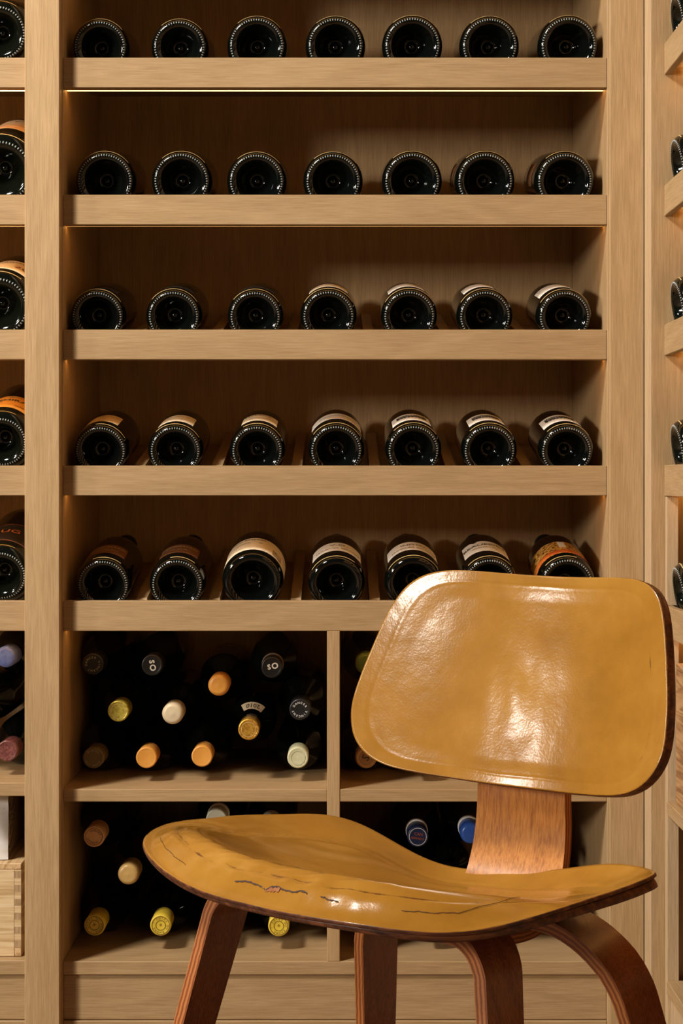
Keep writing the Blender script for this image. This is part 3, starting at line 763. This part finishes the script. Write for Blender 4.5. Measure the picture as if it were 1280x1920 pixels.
paper = noisy('wrapping_tissue', [(0.3, (0.62, 0.60, 0.60)), (0.7, (0.74, 0.72, 0.71))], 20, 0.6, bump=0.6)
card = noisy('brown_card_side', [(0.3, (0.30, 0.20, 0.11)), (0.7, (0.38, 0.26, 0.15))], 20, 0.7)
pk = tag(empty('wrapped_package', (-0.552, 0.16, z_of(1801) + hz + .0095)), 'white tissue-wrapped package standing on top of the pine box', 'package')
pk.rotation_euler = (0, 0, R_(2))
bm = bmesh.new(); box_into(bm, -.10, .0500, -.118, .12, .0003, .100, .004)
mesh_obj('card_box', bm, card, pk)
bm = bmesh.new()   # crumpled tissue wrapped round the front
nx, nz = 20, 16; g = []
for j in range(nz + 1):
    g.append([])
    for i in range(nx + 1):
        x = -.102 + .155 * i / nx; z = .0006 + .101 * j / nz
        y = -.1215 - .0018 * math.sin(i * 1.3 + j * .4) - .0012 * math.sin(j * 1.7 + i * .8)
        if i >= nx - 1: y += .0035 if i == nx else .0008
        if i == nx: x -= .0005
        g[-1].append(bm.verts.new((x, y, z)))
for j in range(nz):
    for i in range(nx): bm.faces.new((g[j][i], g[j][i + 1], g[j + 1][i + 1], g[j + 1][i]))
mesh_obj('tissue_wrap', bm, paper, pk, smooth=True)
def tube(pts, r, n=6, closed=False):
    bm = bmesh.new(); rings = []
    for k, p in enumerate(pts):
        p = Vector(p); t = (Vector(pts[min(k + 1, len(pts) - 1)]) - Vector(pts[max(k - 1, 0)])).normalized()
        u = t.orthogonal().normalized(); w = t.cross(u)
        rings.append([bm.verts.new(p + (u * math.cos(2 * math.pi * i / n) + w * math.sin(2 * math.pi * i / n)) * r) for i in range(n)])
    for A, B in zip(rings[:-1], rings[1:]):
        for i in range(n): bm.faces.new((A[i], B[i], B[(i + 1) % n], A[(i + 1) % n]))
    bm.faces.new(rings[0][::-1]); bm.faces.new(rings[-1])
    bmesh.ops.recalc_face_normals(bm, faces=bm.faces)
    return bm
scr = []
for q in range(60):      # looping ink scroll on the card side
    t = q / 59
    scr.append((.0501, -.075 + .022 * math.sin(t * 17) * (1 - .4 * t) + .012 * math.sin(t * 31), .085 - .065 * t + .010 * math.cos(t * 23)))
mesh_obj('ink_scroll', tube(scr, .0006, 4), ink, pk)
wbx = tag(empty('wooden_case', (0.62, -0.30, z_mid)), 'dark-grained wooden wine case in the side cabinet at the right edge', 'box')
def wb_(name, x0, x1, y0, y1, z0, z1, m): return box(name, x0 - .62, x1 - .62, y0 + .30, y1 + .30, z0, z1, m, wbx, bev=.001)
case_m = wood('case_board', 'y', (0.26, 0.12, 0.045), (0.42, 0.22, 0.09), (0.50, 0.29, 0.13), fine=220, figure=34, knots=0.14)
wb_('front_board', .468, .480, -.46, -.1115, .0006, .186, case_m)
wb_('side_board', .4802, .80, -.1235, -.1117, .0006, .186, case_m)
wb_('side_board', .4802, .80, -.46, -.448, .0006, .186, case_m)
wb_('lid', .468, .80, -.46, -.1115, .1865, .196, case_m)
wb_('back_board', .788, .80, -.447, -.124, .0006, .186, case_m)

# ------------------------------------------------------------------ the chair
TH = R_(43); Wv = Vector((math.cos(TH), -math.sin(TH), 0)); Fv = Vector((-math.sin(TH), -math.cos(TH), 0))
OC = Vector((0.0499, 1.7244 - 2.6, 0.0))
chair = tag(empty('chair', OC), 'moulded plywood chair with worn glossy tan leather seat and back', 'chair')
def cpt(u, v, z): return Wv * u + Fv * v + Vector((0, 0, z))      # chair-local point (empty is unrotated)
CO = [0.48136, -0.00256, 0.0122, 0.0158, -0.00831, -0.00217, -0.00464, -0.00257, 0.00225, 0.00379, 0.00101, 0.00079, -0.0017, -0.00124, 0.00084]
def rim_z(t):
    z = CO[0]
    for k in range(1, 8): z += CO[2 * k - 1] * math.cos(k * t) + CO[2 * k] * math.sin(k * t)
    return z
SA, SB, SN = .245, .200, 2.7
def sgp(c, p): return math.copysign(abs(c) ** p, c)
def smooth(a, b, x):
    t = min(1, max(0, (x - a) / (b - a))); return t * t * (3 - 2 * t)
def seat_uv(rho, t): return SA * sgp(math.cos(t), 2 / SN) * rho, SB * sgp(math.sin(t), 2 / SN) * rho
def seat_z(rho, t):
    u, v = seat_uv(rho, t)
    rz = rim_z(t) + 0.004
    base = 0.464 + 0.30 * v * (1 if v > 0 else .55) - 0.9 * v * v         # dish that is higher towards the front
    w = rho ** 2.6
    z = base * (1 - w) + rz * w
    # front edge rolls over: lift a little inside the rim at the front
    fr_ = smooth(.0, .16, v)
    z += fr_ * 0.023 * math.exp(-((rho - .80) / .17) ** 2) * (1 - smooth(.88, 1.0, rho) * .8)
    return z
def num_normal(place, fz, fuv, rho, t, lift):
    e = .012; r0 = max(rho, .03)
    P_ = lambda r_, t_: place(*fuv(r_, t_), fz(r_, t_) + lift)
    a = P_(r0, t) - P_(r0 - e, t); b_ = P_(r0, t + .02) - P_(r0, t - .02)
    n = a.cross(b_)
    up = place(*fuv(r0, t), fz(r0, t) + .01) - place(*fuv(r0, t), fz(r0, t))
    if n.length < 1e-12: return up.normalized()
    return n.normalized() if n.dot(up) > 0 else -n.normalized()
def dome(name, fz, fuv, thick, mat, mat_edge, parent, pad=None, rings=36, seg=160, inset=1.0, lift=0.0, place=None, wear=None):
    """closed solid between an upper surface and its offset; place(u,v,h) -> point"""
    bm = bmesh.new(); lay = bm.verts.layers.float.new('layer'); wl = bm.verts.layers.float.new('wear')
    tops = []; bots = []
    for k in range(rings + 1):
        rho = (k / rings) ** .8 * inset
        if k == 0:
            u, v = fuv(0, 0); h = fz(0, 0) + lift
            p = pad(0, 0) if pad else 0
            a = bm.verts.new(place(u, v, h + p)); b_ = bm.verts.new(place(u, v, h - (.007 if callable(thick) else thick))); tops.append([a]); bots.append([b_]); a[lay] = 0; b_[lay] = 1
            continue
        A = []; B = []
        for i in range(seg):
            t = 2 * math.pi * i / seg; u, v = fuv(rho, t); h = fz(rho, t) + lift
            p = pad(rho / inset, t) if pad else 0
            a = bm.verts.new(place(u, v, h + p)); b_ = bm.verts.new(place(u, v, h) - num_normal(place, fz, fuv, rho, t, lift) * (thick(t) if callable(thick) else thick)); a[lay] = 0; b_[lay] = 1
            if wear: a[wl] = wear(rho / inset, t)
            A.append(a); B.append(b_)
        tops.append(A); bots.append(B)
    ed = []
    for S, fl in ((tops, False), (bots, True)):
        for A, B in zip(S[:-1], S[1:]):
            for i in range(seg):
                j = (i + 1) % seg
                f = (A[0], B[i], B[j]) if len(A) == 1 else (A[i], B[i], B[j], A[j])
                bm.faces.new(f[::-1] if fl else f)
    # rounded edge wall in three steps
    prev = tops[-1]
    steps = 4
    for s_ in range(1, steps + 1):
        if s_ == steps: cur = bots[-1]
        else:
            cur = []
            for i in range(seg):
                a, b_ = tops[-1][i].co, bots[-1][i].co; q = s_ / steps
                c = a.lerp(b_, q); out = (a - tops[-2][i].co).normalized() * (.007 if callable(thick) else thick) * .10 * math.sin(math.pi * q)
                vv = bm.verts.new(c + out); vv[lay] = q; vv[wl] = 0.0 if wear is None else .9
                cur.append(vv)
        for i in range(seg):
            j = (i + 1) % seg
            f = bm.faces.new((prev[i], cur[i], cur[j], prev[j])); f.material_index = 1; ed.append(f)
        prev = cur
    bmesh.ops.recalc_face_normals(bm, faces=bm.faces)
    o = mesh_obj(name, bm, mat, parent, smooth=True)
    o.data.materials.append(mat_edge)
    return o
def pad_profile(rho, h, crease=.885, wd=.045, depth=.0011):
    # flat border, a pressed crease, then a padded field
    g = -depth * math.exp(-((rho - crease) / .013) ** 2)
    return g + h * (1 - smooth(crease - wd, crease, rho)) 
def wob(t, a, f, p): return a * math.sin(f * t + p)
def seat_pad(rho, t):
    z = pad_profile(rho + wob(t, .006, 5, 1) + wob(t, .004, 9, .3), .0032, crease=.86, wd=.09)
    u, v = seat_uv(rho, t)
    # wrinkles along the worn front edge
    fw = smooth(.06, .14, v) * smooth(-.16, -.05, u) * (1 - smooth(.05, .17, u)) * smooth(.62, .8, rho) * (1 - smooth(.9, .98, rho))
    z += fw * .0012 * math.sin(u * 190 + 3 * math.sin(v * 120)) * math.sin(v * 260 + u * 30)
    return z
def seat_wear(rho, t):
    c = .86 - wob(t, .006, 5, 1) - wob(t, .004, 9, .3)
    w = math.exp(-((rho - c) / .0085) ** 2)
    front = .55 + .45 * (1 if 0 < t < math.pi else .2)
    if rho > .992: w = max(w, .75 + .25 * math.sin(t * 37))
    return w * front
seat_place = lambda u, v, h: cpt(u, v, h)
shell = dome('seat_shell', seat_z, seat_uv, lambda t: .0068 - .0028 * math.cos(t - R_(125)), ply_face, shell_edge, chair, place=seat_place, lift=-.0035, inset=.992)
dome('seat_leather', seat_z, seat_uv, .0034, leather, shell_edge, chair, pad=seat_pad, place=seat_place, inset=1.0, wear=seat_wear, rings=70, seg=240)

# backrest: exact outline measured on a curved, tilted sheet
BT = R_(15); BKU = .85; BKV = .50
BW = Vector((math.cos(R_(42)), -math.sin(R_(42)), 0)); BF = Vector((-math.sin(R_(42)), -math.cos(R_(42)), 0))
BU = -BF * math.sin(BT) + Vector((0, 0, math.cos(BT))); BN = BF * math.cos(BT) + Vector((0, 0, math.sin(BT)))
bd = 1.85; bpx = 979.0
BC = Vector(((bpx - 640) / FPX * bd, bd - 2.6, EYE.z - (1283 - 900) / FPX * bd))
OUT = [(300,85),(340,68),(400,58),(470,58),(560,64),(700,75),(850,83),(1000,85),(1090,88),(1135,97),(1168,120),(1190,155),(1205,210),(1214,300),(1220,420),(1222,560),(1217,660),(1205,740),(1180,795),(1140,845),(1100,872),(1050,888),(980,888),(850,878),(700,860),(560,843),(420,821),(300,803),(200,783),(140,760),(95,725),(65,680),(52,620),(55,560),(70,500),(100,420),(140,325),(190,210),(230,150),(260,112)]
pol = []
for zx, zy in OUT:
    px, py = 630 + zx / 1.969, 1040 + zy / 1.969
    ray = Vector(((px - 640) / FPX, 1.0, -(py - 900) / FPX)); o = EYE - BC; s = bd
    for _ in range(30):
        p = o + ray * s; u, w_, n_ = p.dot(BW), p.dot(BU), p.dot(BN)
        g_ = n_ - BKU * u * u - BKV * w_ * w_; dg = ray.dot(BN) - 2 * BKU * u * ray.dot(BW) - 2 * BKV * w_ * ray.dot(BU); s -= g_ / dg
    p = o + ray * s; pol.append((math.atan2(p.dot(BU), p.dot(BW)), math.hypot(p.dot(BU), p.dot(BW))))
pol.sort()
# smooth polar outline by a short Fourier series (least squares through uniform resampling)
NS = 360
def interp(a):
    n = len(pol)
    for i in range(n):
        a0, r0 = pol[i]; a1, r1 = pol[(i + 1) % n]
        if i == n - 1: a1 += 2 * math.pi
        aa = a if a >= pol[0][0] else a + 2 * math.pi
        if a0 <= aa <= a1:
            # interpolate straight in the plane
            f = (aa - a0) / (a1 - a0 + 1e-9)
            x0, y0 = r0 * math.cos(a0), r0 * math.sin(a0); x1, y1 = r1 * math.cos(a1), r1 * math.sin(a1)
            d = (x1 - x0, y1 - y0); den = d[0] * math.sin(a) - d[1] * math.cos(a)
            if abs(den) < 1e-9: return r0 + (r1 - r0) * f
            k = (y0 * math.cos(a) - x0 * math.sin(a)) / den
            return math.hypot(x0 + d[0] * k, y0 + d[1] * k)
    return pol[0][1]
raw = [interp(-math.pi + 2 * math.pi * i / NS) for i in range(NS)]
for _ in range(14): raw = [(raw[i - 1] + 2 * raw[i] + raw[(i + 1) % NS]) / 4 for i in range(NS)]
def back_uv(rho, t):
    a = (t + math.pi) % (2 * math.pi); f = a / (2 * math.pi) * NS; i = int(f) % NS; q = f - int(f)
    r = raw[i] * (1 - q) + raw[(i + 1) % NS] * q
    return r * rho * math.cos(t), r * rho * math.sin(t)
def back_h(rho, t):
    u, v = back_uv(rho, t); return BKU * u * u + BKV * v * v
def back_pad(rho, t):
    z = pad_profile(rho + wob(t, .004, 6, 2), .0008, crease=.90, wd=.16, depth=.00025)
    u, v = back_uv(rho, t)
    m = (1 - smooth(.5, .85, rho))
    z += .0006 * math.exp(-((u - .005) / .03) ** 2) * m
    z += .00024 * math.exp(-((u - .0) / .045) ** 2 - ((v + .01) / .06) ** 2) * (math.sin(v * 85 + 2 * math.sin(u * 40)) + .8 * math.sin(u * 170 + v * 12))
    return z
def back_wear(rho, t):
    c = .885 - wob(t, .004, 6, 2)
    w = .72 * math.exp(-((rho - c) / .006) ** 2) * (1 if (t < .75 or t > 5.6) else .2)
    if rho > .992: w = max(w, .8)
    return w
bplace = lambda u, v, h: (BC - OC) + BW * u + BU * v + BN * h
dome('backrest_shell', back_h, back_uv, .0095, ply_face, shell_edge, chair, place=bplace, lift=-.0030, seg=200, inset=.994)
dome('backrest_leather', back_h, back_uv, .0032, leather, shell_edge, chair, pad=back_pad, place=bplace, inset=1.0, wear=back_wear, rings=70, seg=260)

def strip(name, path, widths, thick, wdir, mat, parent, n_sub=6):
    """bent plywood: path = list of centre points (Vectors), width direction(s), closed box sweep with cut edges"""
    # Catmull-Rom refine
    def cr(P_, q, k):
        p0, p1, p2, p3 = P_[max(k - 1, 0)], P_[k], P_[k + 1], P_[min(k + 2, len(P_) - 1)]
        return 0.5 * ((2 * p1) + (p2 - p0) * q + (2 * p0 - 5 * p1 + 4 * p2 - p3) * q * q + (3 * p1 - p0 - 3 * p2 + p3) * q ** 3)
    pts = []; ws = []; wd = []
    for k in range(len(path) - 1):
        for s_ in range(n_sub):
            q = s_ / n_sub; pts.append(cr(path, q, k)); ws.append(widths[k] * (1 - q) + widths[k + 1] * q)
            wd.append(wdir[k].lerp(wdir[k + 1], q) if isinstance(wdir, list) else wdir)
    pts.append(path[-1]); ws.append(widths[-1]); wd.append(wdir[-1] if isinstance(wdir, list) else wdir)
    bm = bmesh.new(); lay = bm.verts.layers.float.new('layer'); rings = []
    nt_ = 1
    for k, p in enumerate(pts):
        t = (pts[min(k + 1, len(pts) - 1)] - pts[max(k - 1, 0)]).normalized()
        w = (wd[k] - t * wd[k].dot(t)).normalized(); n_ = w.cross(t).normalized()
        ring = []
        for (a, b_) in ((-1, -1), (-.5, -1), (0, -1), (.5, -1), (1, -1), (1, 1), (.5, 1), (0, 1), (-.5, 1), (-1, 1)):
            vv = bm.verts.new(p + w * ws[k] / 2 * a + n_ * thick / 2 * b_); vv[lay] = (b_ + 1) / 2; ring.append(vv)
        rings.append(ring)
    m = len(rings[0])
    for A, B in zip(rings[:-1], rings[1:]):
        for i in range(m):
            f = bm.faces.new((A[i], B[i], B[(i + 1) % m], A[(i + 1) % m]))
            f.material_index = 1 if i in (4, 9) else 0
            f.smooth = True
    f = bm.faces.new(rings[0][::-1]); f.material_index = 1; f = bm.faces.new(rings[-1]); f.material_index = 1
    bmesh.ops.recalc_face_normals(bm, faces=bm.faces)
    for e in bm.edges:
        if len(e.link_faces) == 2 and e.link_faces[0].material_index != e.link_faces[1].material_index: e.smooth = False
    me = bpy.data.meshes.new(name); bm.to_mesh(me); bm.free(); me.materials.append(mat); me.materials.append(ply_edge)
    o = bpy.data.objects.new(name, me); link(o, parent)
    return o
# spine
sp = [cpt(-.004, v, z) for v, z in ((-.232, .705), (-.221, .65), (-.215, .59), (-.214, .53), (-.2125, .49), (-.205, .455), (-.190, .425), (-.165, .4055), (-.13, .4015), (-.09, .4065), (-.045, .412))]
strip('spine', sp, [.112, .112, .113, .115, .118, .121, .122, .121, .118, .112, .106], .0115, Wv, spine_wood, chair)
# legs: each half of a bent U, from the middle of the seat out over a shoulder and down
def leg(side, v0, u_sh, z_top, rad, splay, lean, w0, w1, vgap):
    pts = []; ws = []
    pts.append(cpt(side * .004, v0, z_top)); ws.append(w0)
    pts.append(cpt(side * (u_sh - rad) * .6, v0, z_top)); ws.append(w0)
    for q in range(0, 13):
        a = q / 12 * (math.pi / 2 - math.atan(splay))
        u = u_sh - rad + rad * math.sin(a); z = z_top - rad * (1 - math.cos(a))
        pts.append(cpt(side * u, v0 + lean * (z_top - z) * min(1, q / 8), z)); ws.append(w0 + (w1 - w0) * .25 * q / 12)
    u_e, z_e = u, z
    for f in (.1, .3, .55, .8, 1.0):
        zz = z_e + (.0008 - z_e) * f
        pts.append(cpt(side * (u_e + splay * (z_e - zz)), v0 + lean * (z_top - zz), zz)); ws.append(w0 + (w1 - w0) * (.25 + .75 * f))
    return strip('leg', pts, ws, .0135, Fv, ply_face, chair, n_sub=1)
leg(-1, .052, .176, .4565, .045, .20, .19, .056, .036, 0)
leg(1, .052, .176, .4565, .045, .20, .19, .056, .036, 0)
leg(-1, -.150, .172, .4215, .088, .20, -.22, .062, .038, 0)
leg(1, -.150, .172, .4215, .088, .20, -.22, .062, .038, 0)

# cracks in the seat leather, laid on its surface
def seat_point(rho, t, up=.0):
    u, v = seat_uv(rho, t); return seat_place(u, v, seat_z(rho, t) + seat_pad(rho, t) + up)
def project(p):
    w = p + OC - EYE; return (640 + FPX * w.x / w.y, 900 - FPX * w.z / w.y)
grid = []
for i in range(60, 100):
    for k in range(0, 240):
        t = R_(-20 + 220 * k / 240); grid.append((i / 100, t, project(seat_point(i / 100, t))))
def pick(px, py):
    g = min(grid, key=lambda g: (g[2][0] - px) ** 2 + (g[2][1] - py) ** 2); return g[0], g[1]
def crack(name, pxs, w, mat, parent):
    P_ = [pick(*p) for p in pxs]; bm = bmesh.new(); prev = None; n = 0
    for a, b_ in zip(P_[:-1], P_[1:]):
        for q in range(6):
            f = q / 6; rho = a[0] + (b_[0] - a[0]) * f; t = a[1] + (b_[1] - a[1]) * f
            rho += .0014 * math.sin(n * 1.1) + .0009 * math.sin(n * 2.7); ww = w * (.35 + .65 * abs(math.sin(n * 1.37)))
            if n == 0: ww = w * .1
            n += 1
            c = seat_point(rho, t, .0009); d = (seat_point(rho + .01, t, .0009) - c).normalized()
            cur = [bm.verts.new(c - d * ww), bm.verts.new(c - Vector((0, 0, .0003))), bm.verts.new(c + d * ww * .7)]
            if prev:
                for k in range(2): bm.faces.new((prev[k], cur[k], cur[k + 1], prev[k + 1]))
            prev = cur
    bmesh.ops.recalc_face_normals(bm, faces=bm.faces)
    return mesh_obj(name, bm, mat, parent, smooth=False)
crack_dark = plain('dark_cracked_leather', (0.045, 0.014, 0.008), 0.7)  # dark brown of the worn, split leather
crack_core = noisy('exposed_padding', [(0.3, (0.22, 0.06, 0.012)), (0.7, (0.34, 0.12, 0.03))], 300, 0.7)
lea = [c for c in chair.children if c.name.startswith('seat_leather')][0]
for pts_, w_ in (([(440, 1652), (470, 1659), (497, 1668), (515, 1664), (528, 1668), (550, 1673), (577, 1680)], .0011),
                 ([(598, 1679), (612, 1687), (637, 1695)], .0009),
                 ([(750, 1709), (800, 1713), (860, 1711), (925, 1697), (985, 1674)], .0004),
                 ([(300, 1570), (306, 1590), (325, 1608), (352, 1628)], .00022)):
    crack('leather_crack', pts_, w_, crack_dark, lea)
crack('torn_patch', [(500, 1671), (510, 1670), (524, 1669)], .0030, crack_core, lea)
